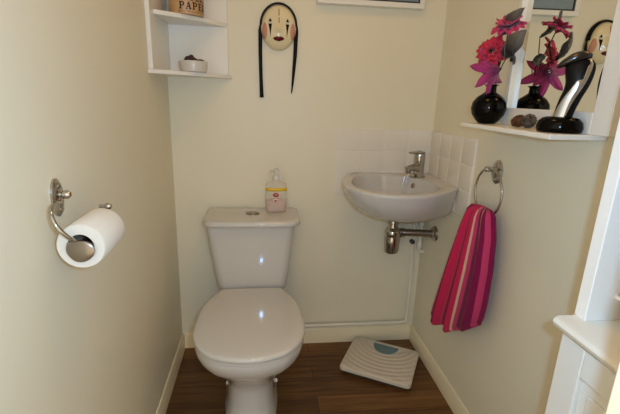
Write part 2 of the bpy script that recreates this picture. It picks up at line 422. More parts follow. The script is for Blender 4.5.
# mixer tap
TPX, TPY = 1.083, -.10
tap = thing('mixer_tap', 'chrome lever mixer tap on the corner of the white basin', 'tap', (TPX, TPY, RZ))
dv = Vector((-.80, -.6, 0)).normalized()     # direction the spout points
rz = math.atan2(dv.y, dv.x)
R3 = Matrix.Rotation(rz, 3, 'Z')
link('base_plate', lathe([(.030, 0), (.030, .004), (.026, .008), (.022, .010)], TPX, TPY, RZ, n=32, ex=1.15), m_chrome, tap)
link('body', lathe([(.025, .006), (.0235, .03), (.0235, .06), (.0245, .075), (.0245, .098), (.023, .104), (.016, .107)], TPX, TPY, RZ, n=32), m_chrome, tap)
c = Vector((TPX, TPY, RZ))
bm = bmesh.new()
rr = []
for t, w, hh, zc in ((0, .020, .026, .038), (.03, .018, .021, .041), (.06, .0155, .0145, .045), (.083, .014, .0115, .047), (.093, .010, .007, .047)):
    ctr = c+dv*t+Vector((0, 0, zc)); sd = Vector((-dv.y, dv.x, 0))
    rr.append([ctr+sd*w*math.cos(a)+Vector((0, 0, 1))*hh*math.sin(a) for a in [2*PI*k/16 for k in range(16)]])
loft(rr, bm)
spout = link('spout', bm, m_chrome, tap)
e = c+dv*.080
link('aerator', lathe([(.010, .018), (.0115, .02), (.0115, .036), (.009, .04)], e.x, e.y, RZ+.006, n=24), m_brush, spout)
rr = []
for t, w, th, zc in ((-.022, .014, .006, .107), (.0, .022, .010, .108), (.025, .017, .008, .110), (.05, .013, .006, .111), (.072, .012, .005, .112), (.079, .008, .003, .112)):
    ctr = c+dv*t+Vector((0, 0, zc)); sd = Vector((-dv.y, dv.x, 0))
    rr.append([ctr+sd*w*math.cos(a)+Vector((0, 0, 1))*th*math.sin(a) for a in [2*PI*k/16 for k in range(16)]])
link('lever', loft(rr), m_chrome, tap)
# plug chain hanging in the bowl
k0 = c+dv*.03
bm = bmesh.new()
cp = spline([(k0.x+.004, k0.y-.022, RZ+.026), (k0.x-.028, k0.y-.032, RZ+.03), (k0.x-.046, k0.y-.04, RZ+.01), (k0.x-.05, k0.y-.044, RZ-.035), (k0.x-.056, k0.y-.05, RZ-.072), (k0.x-.068, k0.y-.054, RZ-.066), (k0.x-.066, k0.y-.048, RZ-.02), (k0.x-.058, k0.y-.042, RZ+.012)], 9)
for p in cp: bmesh.ops.create_icosphere(bm, subdivisions=1, radius=.0022, matrix=Matrix.Translation(p))
link('plug_chain', bm, m_chrome, tap)

# bottle trap and waste pipe
TRX, TRY = .985, -.115
tr = thing('bottle_trap', 'chrome bottle trap with waste pipe under the basin', 'waste trap', (TRX, TRY, .55))
link('trap_body', lathe([(.018, .548), (.030, .552), (.0345, .562), (.0355, .60), (.036, .625), (.0345, .63), (.0345, .634), (.0365, .637), (.0365, .652), (.033, .662), (.024, .672), (.022, .676), (.022, .692), (.026, .694), (.026, .708), (.023, .712)], TRX, TRY, 0, n=36), m_chrome, tr)
link('waste_flange', lathe([(.040, .725), (.040, .731), (.030, .735), (.024, .736), (.024, .704)][::-1], TRX, TRY, 0, n=36), m_chrome, tr)
link('waste_pipe', tube([(TRX+.02, TRY, .648), (1.07, TRY-.014, .650), (W-.004, TRY-.032, .650)], .0165, n=20), m_brush, tr)
link('compression_nut', lathe([(.017, 0), (.0225, .002), (.0225, .02), (.017, .022)], TRX+.033, TRY, .645, n=20, axis='x'), m_chrome, tr)
link('wall_flange', lathe([(.036, 0), (.036, -.003), (.030, -.010), (.018, -.013), (.0175, -.02)], W, TRY-.032, .650, n=32, axis='x'), m_chrome, tr)

# water pipes
p1 = thing('water_pipe', 'white painted pipe running along the skirting then up to the basin', 'pipe', (1.13, -.022, .12))
bm = tube([(.20, -.022, .118), (.9, -.022, .121), (1.105, -.022, .122)], .0085, smooth=0)
tube([(1.105, -.022, .122), (1.122, -.022, .124), (1.130, -.022, .132), (1.132, -.022, .148)], .0085, bm=bm)
tube([(1.132, -.022, .148), (1.132, -.026, .4), (1.118, -.035, .53), (1.112, -.05, .60), (1.112, -.06, .735)], .0085, bm=bm)
link('pipe', bm, m_pipe, p1)
va = link('valve', tube([(1.108, -.05, .572), (1.11, -.055, .63)], .0125, smooth=0), m_pipe, p1)
link('valve_handle', lathe([(.008, 0), (.011, .003), (.011, .02), (.007, .024)], 1.095, -.075, .590, n=18, axis='y', rot=Matrix.Rotation(PI, 3, 'Z')), m_rubber, va)
p2 = thing('water_pipe', 'short white supply pipe beside the right wall dropping from the basin to an elbow', 'pipe', (1.15, -.04, .53))
bm = tube([(1.148, -.05, .735), (1.148, -.05, .62), (1.146, -.05, .545), (1.156, -.045, .527), (W+.0, -.043, .522)], .0085)
link('pipe', bm, m_pipe, p2)
link('elbow_collar', lathe([(.0115, 0), (.0125, .003), (.0125, .026), (.0115, .029)], 1.147, -.05, .548, n=20), m_pipe, p2)
link('elbow_collar', lathe([(.0115, 0), (.0125, .003), (.0125, .026), (.0115, .029)], 1.148, -.05, .66, n=20), m_pipe, p2)

# ------------------------------------------------------------------ towel ring and towel
RY, RZC, RR, RX = -.584, .948, .080, W-.040
tr_ = thing('towel_ring', 'chrome towel ring on oval plate on the right wall', 'towel ring', (W, -.555, 1.012))
link('wall_plate', lathe([(.030, 0), (.030, -.004), (.026, -.008), (.010, -.011)], W, -.558, 1.012, n=36, axis='x', ey=1.35), m_chrome, tr_)
link('post', lathe([(.011, -.006), (.008, -.012), (.007, -.028), (.0095, -.034), (.0095, -.046), (.006, -.05)], W, -.562, 1.022, n=20, axis='x'), m_chrome, tr_)
for s in (-1, 1):
    link('screw', lathe([(.006, -.008), (.006, -.0115), (.003, -.0125)], W, -.558, 1.012+s*.027, n=14, axis='x'), m_chrome, tr_)
link('ring', tube([(RX, RY+RR*math.cos(2*PI*k/48), RZC+RR*math.sin(2*PI*k/48)) for k in range(48)], .0038, n=10, smooth=0, cyc=True), m_chrome, tr_)

def towel():
    bm = bmesh.new(); lay = (bm.loops.layers.uv.get('UVMap') or bm.loops.layers.uv.new('UVMap'))
    # (z_left, y_left, z_right, y_right, front x, half thickness, fold amplitude)
    st = [(.897,-.545,.899,-.625,RX-.006,.010,.002),(.893,-.520,.896,-.648,RX-.010,.020,.004),(.876,-.504,.884,-.662,RX-.012,.025,.007),(.80,-.474,.822,-.690,W-.056,.027,.010),(.665,-.430,.715,-.708,W-.060,.027,.012),(.51,-.378,.600,-.706,W-.060,.026,.013),(.40,-.340,.545,-.697,W-.058,.024,.013),(.345,-.320,.522,-.686,W-.056,.020,.012),(.335,-.320,.515,-.686,W-.055,.014,.011)]
    # densify
    D = []
    for i in range(len(st)-1):
        a, b = st[i], st[i+1]; k = 4 if i < 7 else 1
        for s in range(k): D.append(tuple(x*(1-s/k)+y*s/k for x, y in zip(a, b)))
    D.append(st[-1])
    nu = 60; rings = []
    for r, (zl, yl, zr, yr, xf, th, amp) in enumerate(D):
        v = r/(len(D)-1); ring = []
        for side in (0, 1):
            for i in range(nu+1):
                u = i/nu
                if side: u = 1-u
                y = yl+(yr-yl)*u; z = zl+(zr-zl)*u
                edge = math.sqrt(max(0, 1-(2*u-1)**4))
                if side == 0:
                    f = .95*amp*(.75*math.sin(2*PI*(3.2*u+.15))+.45*math.sin(2*PI*(6.1*u+.4+.3*v)))
                    x = xf-th*edge+f*edge
                    z += -.011*v*math.sin(2*PI*(3.2*u+.65))*edge - (.045*math.sin(PI*u)*v)
                else:
                    x = xf+th*.65*edge + .3*amp*math.sin(2*PI*3.2*u)*edge
                    x = min(x, W-.006)
                    z -= .045*math.sin(PI*u)*v
                ring.append(bm.verts.new((x, y, z)))
        rings.append(ring)
    n = len(rings[0])
    def uof(i): return i/nu if i <= nu else 1-(i-nu-1)/nu
    for r in range(len(rings)-1):
        for i in range(n):
            j = (i+1) % n
            f = bm.faces.new((rings[r][i], rings[r][j], rings[r+1][j], rings[r+1][i]))
            for l, (q, rw) in zip(f.loops, ((i, r), (j, r), (j, r+1), (i, r+1))): l[lay].uv = (uof(q), rw/(len(rings)-1))
    for rg in (rings[0], rings[-1]):
        for i in range(nu):
            f = bm.faces.new((rg[i], rg[i+1], rg[2*nu-i], rg[2*nu+1-i]))
            for l, q in zip(f.loops, (i, i+1, i+1, i)): l[lay].uv = (q/nu, 1)
    return bm
tw = link('hand_towel', towel(), m_towel, angle=70)
tag(tw, 'pink and maroon striped hand towel hanging from the chrome ring', 'towel')

# ------------------------------------------------------------------ toilet roll holder and roll on the left wall
th = thing('toilet_roll_holder', 'chrome toilet roll holder with oval plate on the left wall', 'toilet roll holder', (0, -1.02, 1.04))
pl = link('wall_plate', lathe([(.020, 0), (.020, .004), (.017, .007), (.006, .0085)], 0, -1.018, 1.036, n=36, axis='x', ey=1.85), m_chrome, th)
for dz in (-.023, .023):
    link('screw', lathe([(.0055, .006), (.0055, .010), (.003, .0115)], 0, -1.018, 1.036+dz, n=14, axis='x'), m_chrome, pl)
link('post', lathe([(.008, .004), (.0055, .008), (.005, .012), (.008, .015), (.0085, .022), (.005, .027)], 0, -1.018, 1.042, n=18, axis='x'), m_chrome, th)
link('arm', tube([(.008, -1.022, 1.028), (.020, -1.050, 1.034), (.025, -1.085, 1.037), (.031, -1.104, 1.026), (.040, -1.110, 1.008), (.050, -1.104, .990), (.059, -1.095, .976)], .0041, n=14), m_chrome, th)
link('rod', tube([(.0635, -1.092, .961), (.0635, -.98, .961)], .008, smooth=0), m_brush, th)
leaf = [( -.020, .012), (-.006, .0155), (.010, .0145), (.022, .006), (.0245, -.006), (.018, -.017), (.005, -.024), (-.008, -.023), (-.018, -.014), (-.0225, -.002)]
lf = spline([(a, b, 0) for a, b in leaf+leaf[:1]], 5)[:-1]
link('end_leaf', loft([[Vector((.0655+p.x, -1.0905, .960+p.y)) for p in lf], [Vector((.0655+p.x, -1.0955, .960+p.y)) for p in lf], [Vector((.0655+p.x*.9, -1.0970, .960+p.y*.9)) for p in lf]]), m_brush, th)
pl2 = link('far_plate', lathe([(.020, 0), (.020, .004), (.017, .007), (.006, .0085)], 0, -.862, .905, n=36, axis='x', ey=1.65), m_chrome, th)
link('knob', lathe([(.0045, 0), (.0045, .012), (.008, .015), (.0085, .022), (.005, .027)], 0, -.822, .965, n=16, axis='x'), m_chrome, pl2)
RC = (.0635, .961); r1, r0 = .0425, .0235
bm = lathe([(r0, -1.084), (r1-.002, -1.0845), (r1, -1.082), (r1, -.977), (r1-.002, -.975), (r0, -.975), (r0, -1.084)], RC[0], 0, RC[1], n=56, axis='y', cap0=False, cap1=False)
bmesh.ops.remove_doubles(bm, verts=bm.verts, dist=1e-6)
rl = link('toilet_roll', bm, m_paper)
tag(rl, 'white toilet paper roll on the chrome wall holder', 'toilet roll')
link('core', lathe([(r0, -1.083), (r0, -.976), (r0-.0012, -.976), (r0-.0012, -1.083), (r0, -1.083)], RC[0], 0, RC[1], n=40, axis='y', cap0=False, cap1=False), m_card, rl)

# ------------------------------------------------------------------ corner shelf unit (top left)
cs = thing('corner_shelf', 'white corner shelf unit hung in the back left corner', 'shelf', (0, 0, 1.30))
ZB, ZM = 1.300, 1.4955
link('side_panel', box(.0, .016, -.290, 0, ZB+.011, 1.95), m_white, cs, bevel=.0025)
link('back_panel', box(.016, .250, -.016, 0, ZB+.011, 1.95), m_white, cs, bevel=.0025)
def quad_shelf(z, bulge, x1, y1, t=.0155, x0=.016, yb=-.016):
    n = 14; pts = [(x0, yb), (x1, yb)]
    for i in range(n+1):
        s = i/n; x = x1+(x0-x1)*s; y = yb+(y1-yb)*s
        d = bulge*math.sin(PI*s); L = math.hypot(x1-x0, y1-yb)
        pts.append((x+d*(-(y1-yb))/L, y-d*(x1-x0)/L))
    return prism(pts[1:] + [pts[0]], 'z', z, z+t)
link('shelf', quad_shelf(ZM, .018, .247, -.238), m_white, cs, bevel=.002)
link('shelf', quad_shelf(1.74, .022, .245, -.286), m_white, cs, bevel=.002)
link('base_shelf', quad_shelf(ZB-.003, .03, .264, -.298, .014, 0, 0), m_white, cs, bevel=.002)

# tin with lettering
TNX, TNY, TNZ, TNR = .109, -.122, ZM+.0157, .062
tn = thing('toilet_roll_tin', 'tan cylindrical tin lettered TOILET PAPER on the corner shelf', 'tin', (TNX, TNY, TNZ))
link('can', lathe([(TNR-.001, 0), (TNR, .002), (TNR, .178), (TNR+.0015, .179), (TNR+.0015, .187), (TNR-.004, .19)], TNX, TNY, TNZ, n=56), m_tin, tn)
# slab-serif capitals from strokes on a 0..1 x 0..1 cell
def seg(x0, y0, x1, y1, w, n=6):
    d = Vector((x1-x0, y1-y0)); nrm = Vector((-d.y, d.x)).normalized()*w/2
    return [[(x0+(x1-x0)*i/n+s*nrm.x, y0+(y1-y0)*i/n+s*nrm.y) for s in (-1, 1)] for i in range(n+1)]
def arc(cx, cy, rx, ry, a0, a1, w, n=14):
    out = []
    for i in range(n+1):
        a = math.radians(a0+(a1-a0)*i/n)
        out.append([(cx+(rx-w/2*s)*math.cos(a), cy+(ry-w/2.6*s)*math.sin(a)) for s in (1, -1)])
    return out
V_, H_ = .24, .12
GL = {
 'T': [seg(.5, 0, .5, 1, V_), seg(.04, .93, .96, .93, H_+.02), seg(.3, .05, .7, .05, H_), seg(.08, .72, .08, 1, .1), seg(.92, .72, .92, 1, .1)],
 'O': [arc(.5, .5, .40, .44, 0, 360, .2, 24)],
 'I': [seg(.5, 0, .5, 1, V_), seg(.25, .95, .75, .95, H_), seg(.25, .05, .75, .05, H_)],
 'L': [seg(.3, 0, .3, 1, V_), seg(.08, .95, .55, .95, H_), seg(.08, .06, .95, .06, H_), seg(.9, 0, .9, .32, .11)],
 'E': [seg(.28, 0, .28, 1, V_), seg(.06, .94, .92, .94, H_), seg(.28, .5, .7, .5, H_), seg(.06, .06, .94, .06, H_), seg(.9, .7, .9, 1, .1), seg(.92, 0, .92, .3, .1), seg(.7, .38, .7, .62, .08)],
 'P': [seg(.28, 0, .28, 1, V_), seg(.06, .05, .52, .05, H_), seg(.06, .95, .55, .95, H_), arc(.52, .71, .34, .24, -90, 90, .2), seg(.28, .46, .55, .46, H_)],
 'A': [seg(.5, .98, .16, .04, .12), seg(.48, .98, .82, .04, .24), seg(.28, .34, .7, .34, H_*.9), seg(.02, .05, .34, .05, H_), seg(.6, .05, .99, .05, H_)],
 'R': [seg(.28, 0, .28, 1, V_), seg(.06, .05, .5, .05, H_), seg(.06, .95, .55, .95, H_), arc(.52, .73, .32, .22, -90, 90, .2), seg(.28, .5, .55, .5, H_), seg(.55, .48, .82, .05, .22), seg(.72, .05, 1, .05, H_)],
}
def word(txt, z0, hgt, wid, a_mid, bm):
    n = len(txt)
    for k, ch in enumerate(txt):
        for s in GL[ch]:
            rows = []
            for pair in s:
                row = []
                for (x, y) in pair:
                    ang = a_mid+((k-n/2+.06+x*.88)*wid)/TNR
                    row.append(bm.verts.new((TNX+(TNR+.0007)*math.sin(ang), TNY-(TNR+.0007)*math.cos(ang), TNZ+z0+y*hgt)))
                rows.append(row)
            for a, b in zip(rows, rows[1:]):
                try: bm.faces.new((a[0], a[1], b[1], b[0]))
                except ValueError: pass
    return bm
AM = math.radians(38)
bm = bmesh.new(); word('TOILET', .0445, .024, .0215, AM, bm); word('PAPER', .0155, .0245, .0235, AM, bm)
tx = link('lettering', bm, m_ink, tn, smooth=False); solidify(tx, .0006, 0)
bm = bmesh.new()
for zz in (.0095, .0055):
    for k in range(18):
        if random.random() < .2: continue
        a0 = AM-.95+k*.106; a1 = a0+.06
        bm.faces.new([bm.verts.new((TNX+(TNR+.0005)*math.sin(a), TNY-(TNR+.0005)*math.cos(a), TNZ+z)) for a, z in ((a0, zz), (a1, zz), (a1, zz+.0016), (a0, zz+.0016))])
tx = link('small_print', bm, m_ink, tn, smooth=False); solidify(tx, .0004, 0)

# dish with dark lump
DX, DY, DZ = .130, -.150, ZB+.0112
ds = tag(link('pottery_dish', lathe([(.046, 0), (.050, .003), (.0525, .02), (.0535, .037), (.0525, .040), (.050, .039), (.048, .02), (.042, .010), (.01, .008)], DX, DY, DZ, n=48), m_dish), 'round pale grey pottery dish on the lowest corner shelf', 'dish')
bm = bmesh.new(); bmesh.ops.create_icosphere(bm, subdivisions=3, radius=1)
for v in bm.verts:
    p = v.co.copy(); k = 1+.16*math.sin(5*p.x+1)*math.cos(4*p.y)+.1*math.sin(9*p.z+3*p.x)
    v.co = Vector((DX-.004+p.x*k*.026, DY+p.y*k*.024, DZ+.042+p.z*k*.014 + (.006 if p.x < .1 else -.002)))
bmesh.ops.create_uvsphere(bm, u_segments=16, v_segments=10, radius=.009, matrix=Matrix.Translation((DX+.026, DY-.002, DZ+.043)) @ Matrix.Diagonal((1.7, 1, .6, 1)))
for v in bm.verts: v.co.z = max(v.co.z, DZ+.0085)
# rest it on a bed inside the dish
lathe([(.040, .0085), (.0465, .026), (.045, .034), (.02, .037)], DX, DY, DZ, n=32, bm=bm)
tag(link('potpourri', bm, m_brown, angle=80), 'dark brown lumps heaped in the pottery dish', 'potpourri')

# ------------------------------------------------------------------ porcelain mask
MX, MZ, MA, MB_ = .457, 1.505, .0735, .0885
fm = thing('face_mask', 'cream porcelain face mask with black ribbons on the back wall', 'mask', (MX, 0, MZ))
def fdepth(x, z):
    dz = (z-MZ)/MB_; wx = MA*(1 if dz > 0 else 1-.03*dz*dz)
    q = ((x-MX)/wx)**2+dz*dz
    y = .046*math.sqrt(max(0, 1-q))**.9 if q < 1 else 0
    nx, nz = (x-MX)/.012, (z-(MZ+.004))
    y += .013*math.exp(-nx*nx)*max(0, min(1, (.040-nz)/.05))*(1/(1+math.exp((-.022-nz)/.003))) if q < .9 else 0
    y += .004*math.exp(-(((x-MX)/.022)**2+((z-(MZ-.036))/.010)**2))
    for s in (-1, 1):
        y -= .005*math.exp(-(((x-MX-s*.034)/.017)**2+((z-(MZ+.016))/.010)**2))
    return y
bm = bmesh.new(); nr, na = 18, 56; rings = []
for i in range(1, nr+1):
    q = math.sin(PI/2*i/nr); r = []
    for k in range(na):
        a = 2*PI*k/na; dz = q*math.sin(a); wx = MA*(1 if dz > 0 else 1-.03*dz*dz)
        x = MX+wx*q*math.cos(a); z = MZ+MB_*dz
        r.append(Vector((x, -.004-fdepth(x, z), z)))
    rings.append(r)
rings = [[Vector((p.x, -.002, p.z)) for p in rings[-1]]] + rings[::-1]
face = link('face', loft(rings, cap0=True, cap1=True, fan=True), m_face, fm, angle=80)
def px(x, y): return (MX+(x-278.6)*.0040, 1.511-(y-25)*.00372)
def patch(name, pts, m, off=.0012, nseg=5):
    P = [Vector((p[0], p[1])) for p in pts]; c = sum(P, Vector((0, 0)))/len(P)
    D = []
    for i in range(len(P)):
        for s in range(nseg): D.append(P[i].lerp(P[(i+1) % len(P)], s/nseg))
    rr = []
    for s in (1, .75, .5, .25, .06):
        rr.append([Vector((c.x+(p.x-c.x)*s, -.004-fdepth(c.x+(p.x-c.x)*s, c.y+(p.y-c.y)*s)-off-.0012*(1-s), c.y+(p.y-c.y)*s)) for p in D])
    o = link(name, loft(rr, cap0=False, cap1=True), m, face, angle=80); solidify(o, .0008, -1); return o
patch('lips', [px(*p) for p in ((272.6,38.8),(274.5,37.2),(277,36.6),(278.6,37.1),(280.2,36.6),(282.7,37.2),(284.6,38.8),(282,40.6),(278.6,41.4),(275,40.6))], m_lip)
for s in (-1, 1):
    ex = 278.6+s*8.8
    patch('eyebrow', [px(*p) for p in ((ex-1.7,21.6),(ex,18.2),(ex+1.7,21.6))], m_ribbon)
    patch('eye', [px(*p) for p in ((ex-1.9,22.6),(ex,21.6),(ex+1.9,22.6),(ex,23.9))], m_eyew)
    patch('tear', [px(*p) for p in ((ex-1.8,24.0),(ex+1.8,24.0),(ex+.6+s*-.3,31),(ex-s*.6,37.5),(ex-.7-s*.3,31))], m_ribbon)
    patch('cheek', [px(278.6+s*(14.2+2.6*math.cos(a)), 31+8.6*math.sin(a)) for a in [2*PI*k/10 for k in range(10)]], m_rose, off=.0006, nseg=2)
patch('forehead_line', [px(*p) for p in ((278.2,8.5),(279,8.5),(279,23.5),(278.2,23.5))], m_rust)
patch('forehead_jewel', [px(278.6+.75*math.cos(a), 16.6+.75*math.sin(a)) for a in [2*PI*k/8 for k in range(8)]], m_white2, off=.002)
# headband over the brow and the two hanging ribbons
hb = []
for k in range(25):
    a = math.radians(-2+184*k/24); ca, sa = math.cos(a), math.sin(a)
    r = []
    for (e, y) in ((.995, -.002), (1.05, -.004), (1.055, -.010), (1.0, -.021), (.955, -.026), (.935, -.020)):
        r.append(Vector((MX+MA*e*ca, y, MZ+.010+(MB_-.006)*e*sa)))
    hb.append(r)
link('headband', loft(hb), m_ribbon, fm, angle=60)
def ribbon(pts, parent):
    L, Rr = [], []
    bm = bmesh.new(); rows = []
    for x, z, w, y in pts:
        rows.append([Vector((x-w/2, y, z)), Vector((x-w/6, y-.0012, z)), Vector((x+w/6, y+.0008, z)), Vector((x+w/2, y, z))])
    loft(rows, bm, False, False, closed=False)
    o = link('ribbon', bm, m_ribbon, parent); solidify(o, .0012); return o
def mp(x, y): return (.387+(x-261.5)*.00405, 1.228+(97-y)*.00372)
ribbon([(*mp(261.6, 17), .006, -.012), (*mp(260.9, 21), .012, -.013), (*mp(260.4, 26), .016, -.014), (*mp(260.4, 50), .015, -.012), (*mp(261.0, 75), .014, -.010), (*mp(261.7, 94), .016, -.009), (*mp(261.8, 97.5), .017, -.009)], fm)
ribbon([(*mp(296.0, 16), .006, -.012), (*mp(296.6, 20), .013, -.013), (*mp(296.8, 26), .017, -.014), (*mp(296.2, 50), .016, -.012), (*mp(294.8, 72), .012, -.010), (*mp(293.6, 88), .006, -.009), (*mp(293.2, 92), .003, -.009)], fm)

# ------------------------------------------------------------------ framed picture high on back wall
pc = thing('framed_picture', 'white framed blue-grey picture high on the back wall, only its bottom edge in view', 'picture', (.84, 0, 1.60))
x0, x1, z0, z1, fw = .611, 1.061, 1.603, 1.95, .020
bm = bmesh.new()
for (a, b, c_, d) in ((x0, x1, z0, z0+fw), (x0, x1, z1-fw, z1), (x0, x0+fw, z0+fw, z1-fw), (x1-fw, x1, z0+fw, z1-fw)): box(a, b, -.040, 0, c_, d, bm)
link('frame', bm, m_white, pc, bevel=.002)
bm = bmesh.new(); i = fw
for (a, b, c_, d) in ((x0+i, x1-i, z0+i, z0+i+.006), (x0+i, x1-i, z1-i-.006, z1-i), (x0+i, x0+i+.006, z0+i+.006, z1-i-.006), (x1-i-.006, x1-i, z0+i+.006, z1-i-.006)): box(a, b, -.036, 0, c_, d, bm)
link('slip', bm, m_dark, pc, smooth=False)
link('print', box(x0+i+.006, x1-i-.006, -.032, 0, z0+i+.006, z1-i-.006), m_blueg, pc, smooth=False)

# ------------------------------------------------------------------ mirror with shelf on the right wall
ms = thing('mirror_shelf', 'white framed mirror with a shelf along its foot on the right wall', 'mirror', (W, -.78, 1.16))
SHX = W-.145; ST = 1.172
link('shelf', box(SHX, W, -.965, -.540, ST-.013, ST), m_white, ms, bevel=.003)
FX = W-.040
bm = box(FX, W, -.613, -.597, ST, 1.80); box(FX, W, -1.006, -.953, ST, 1.80, bm); box(FX, W, -.953, -.613, ST, 1.222, bm); box(FX, W, -.953, -.613, 1.75, 1.80, bm)
link('frame', bm, m_white, ms, bevel=.002)
# the glass sits very slightly askew in its frame
link('mirror_glass', prism([(W-.023, -.613), (W-.023-.034*.34, -.953), (W-.008, -.953), (W-.008, -.613)], 'z', 1.222, 1.75), m_mirror, ms, smooth=False)

# black vase
VX, VY = 1.083, -.603
vs = tag(link('vase', lathe([(.022, 0), (.026, .002), (.036, .012), (.047, .028), (.0515, .046), (.0485, .064), (.038, .079), (.024, .089), (.0155, .095), (.0145, .108), (.016, .112), (.0205, .1145), (.0205, .1165), (.0155, .1165), (.012, .110), (.0125, .095), (.02, .07), (.02, .03)], VX, VY, ST+.0002, n=48), m_blackg), 'round glossy black vase holding fabric flowers on the mirror shelf', 'vase')

# fabric flowers
def frame_of(n):
    return Vector(n).normalized().to_track_quat('Z', 'Y').to_matrix()
def petal_ring(bm, c, n, count, length, width, cup, droop, a0=0, jit=.1, nu=6, nv=8, ruff=0.):
    F = frame_of(n); c = Vector(c)
    for k in range(count):
        a = a0+2*PI*k/count+random.uniform(-jit, jit); Lk = length*random.uniform(.9, 1.1); ph = random.uniform(0, 6)
        ca, sa = math.cos(a), math.sin(a)
        def fn(u, v):
            w = width*(math.sin(PI*min(1, v*.85+.12))**.7)*(1 if v < .8 else 1-.9*((v-.8)/.2)**2)
            s = (u-.5)*w
            r = .004+Lk*v*math.cos(cup*(1-v)) ; h = Lk*(math.sin(cup)*v-droop*v*v)+abs(u-.5)*w*.35+ruff*math.sin(9*u+ph+5*v)*v
            loc = Vector((r*ca-s*sa, r*sa+s*ca, h))
            return c+F @ loc
        grid(fn, nu, nv, bm)
    return bm
def leaf_bm(base, tip, nrm, width, cup=.25):
    b, t = Vector(base), Vector(tip); d = t-b; L = d.length; dn = d.normalized(); nn = Vector(nrm); nn = (nn-dn*nn.dot(dn)).normalized(); sd = dn.cross(nn)
    def fn(u, v):
        w = width*math.sin(PI*min(1, .06+v*.94))**.75
        s = (u-.5)*w
        return b+d*v+sd*s+nn*(cup*w*(-(2*u-1)**2*.6+.5)+.10*L*math.sin(PI*v)+.003*math.sin(14*v+8*u))
    return grid(fn, 10, 14)
MOUTH = (VX, VY, ST+.1)
def flower(name, label, head, n, stem_mid, build, m, center=None):
    t = thing(name, label, 'flower', MOUTH, 'fabric flowers in the black vase')
    h = Vector(head); nn = Vector(n).normalized()
    link('stem', tube([(VX+random.uniform(-.004, .004), VY+random.uniform(-.004, .004), ST+.05), (VX, VY, ST+.112), stem_mid, h-nn*.006], .0016, n=8), m_stem, t)
    bm = bmesh.new(); build(bm, h, nn)
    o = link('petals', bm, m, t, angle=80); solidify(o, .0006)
    if center:
        bm = bmesh.new()
        for k in range(26):
            a = k*2.4; r = .0016*math.sqrt(k)*1.1
            p = h+frame_of(nn) @ Vector((r*math.cos(a), r*math.sin(a), .006+.002*math.sin(k)))
            bmesh.ops.create_icosphere(bm, subdivisions=1, radius=.0022, matrix=Matrix.Translation(p))
        link('flower_centre', bm, center, t)
    return t
CAMV = Vector((-.48, -.85, .0))
def b_gerbera(bm, h, n):
    petal_ring(bm, h, n, 11, .045, .026, .25, .25, jit=.12, ruff=.003)
    petal_ring(bm, h+n*.004, n, 10, .035, .021, .45, .1, a0=.2, jit=.15, ruff=.003)
    petal_ring(bm, h+n*.007, n, 9, .018, .010, .8, .0, a0=.4, jit=.15)
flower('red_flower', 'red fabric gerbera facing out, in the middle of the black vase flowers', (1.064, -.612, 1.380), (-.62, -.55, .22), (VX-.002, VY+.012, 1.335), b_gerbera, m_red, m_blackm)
def b_top(bm, h, n):
    petal_ring(bm, h, n, 10, .044, .028, .3, .35, jit=.15, ruff=.004)
    petal_ring(bm, h+n*.004, n, 9, .030, .017, .7, .0, a0=.3, jit=.2, ruff=.003)
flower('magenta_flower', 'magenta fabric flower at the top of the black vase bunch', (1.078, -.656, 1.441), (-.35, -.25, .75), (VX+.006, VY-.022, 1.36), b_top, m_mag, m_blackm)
def b_lily(bm, h, n):
    petal_ring(bm, h, n, 6, .070, .028, 1.1, .22, a0=.3, jit=.15, ruff=.004)
    petal_ring(bm, h, n, 4, .046, .022, 1.25, .1, a0=.8, jit=.2, ruff=.003)
flower('purple_pink_flower', 'drooping purple-pink fabric lily just above the black vase neck', (1.074, -.648, 1.330), (-.32, .80, -.15), (VX+.002, VY-.006, 1.315), b_lily, m_pur)
def leaf_thing(label, base, tip, nrm, width, stem_mid):
    t = thing('fabric_leaf', label, 'leaf', MOUTH, 'sheer black leaves in the black vase')
    link('stem', tube([(VX+random.uniform(-.005, .005), VY+random.uniform(-.005, .005), ST+.05), (VX, VY, ST+.112), stem_mid, base], .0014, n=8), m_stem, t)
    o = link('blade', leaf_bm(base, tip, nrm, width), m_leaf, t, angle=80); solidify(o, .0006)
leaf_thing('large sheer black leaf pointing right of the red gerbera', (1.073, -.660, 1.362), (1.085, -.732, 1.425), (-.75, -.6, .15), .052, (VX, VY-.018, 1.34))
leaf_thing('sheer black leaf arching over the magenta top flower', (1.090, -.596, 1.432), (1.096, -.690, 1.487), (-.62, -.75, .1), .042, (VX+.008, VY-.006, 1.36))
leaf_thing('small sheer black leaf hanging behind the red gerbera, lower left', (1.085, -.600, 1.358), (1.075, -.560, 1.320), (-.75, -.6, .2), .036, (VX+.008, VY+.018, 1.335))
leaf_thing('sheer black leaf close to the mirror, behind the other flowers', (1.105, -.63, 1.375), (1.112, -.655, 1.345), (.8, -.4, .2), .04, (VX+.016, VY-.012, 1.34))

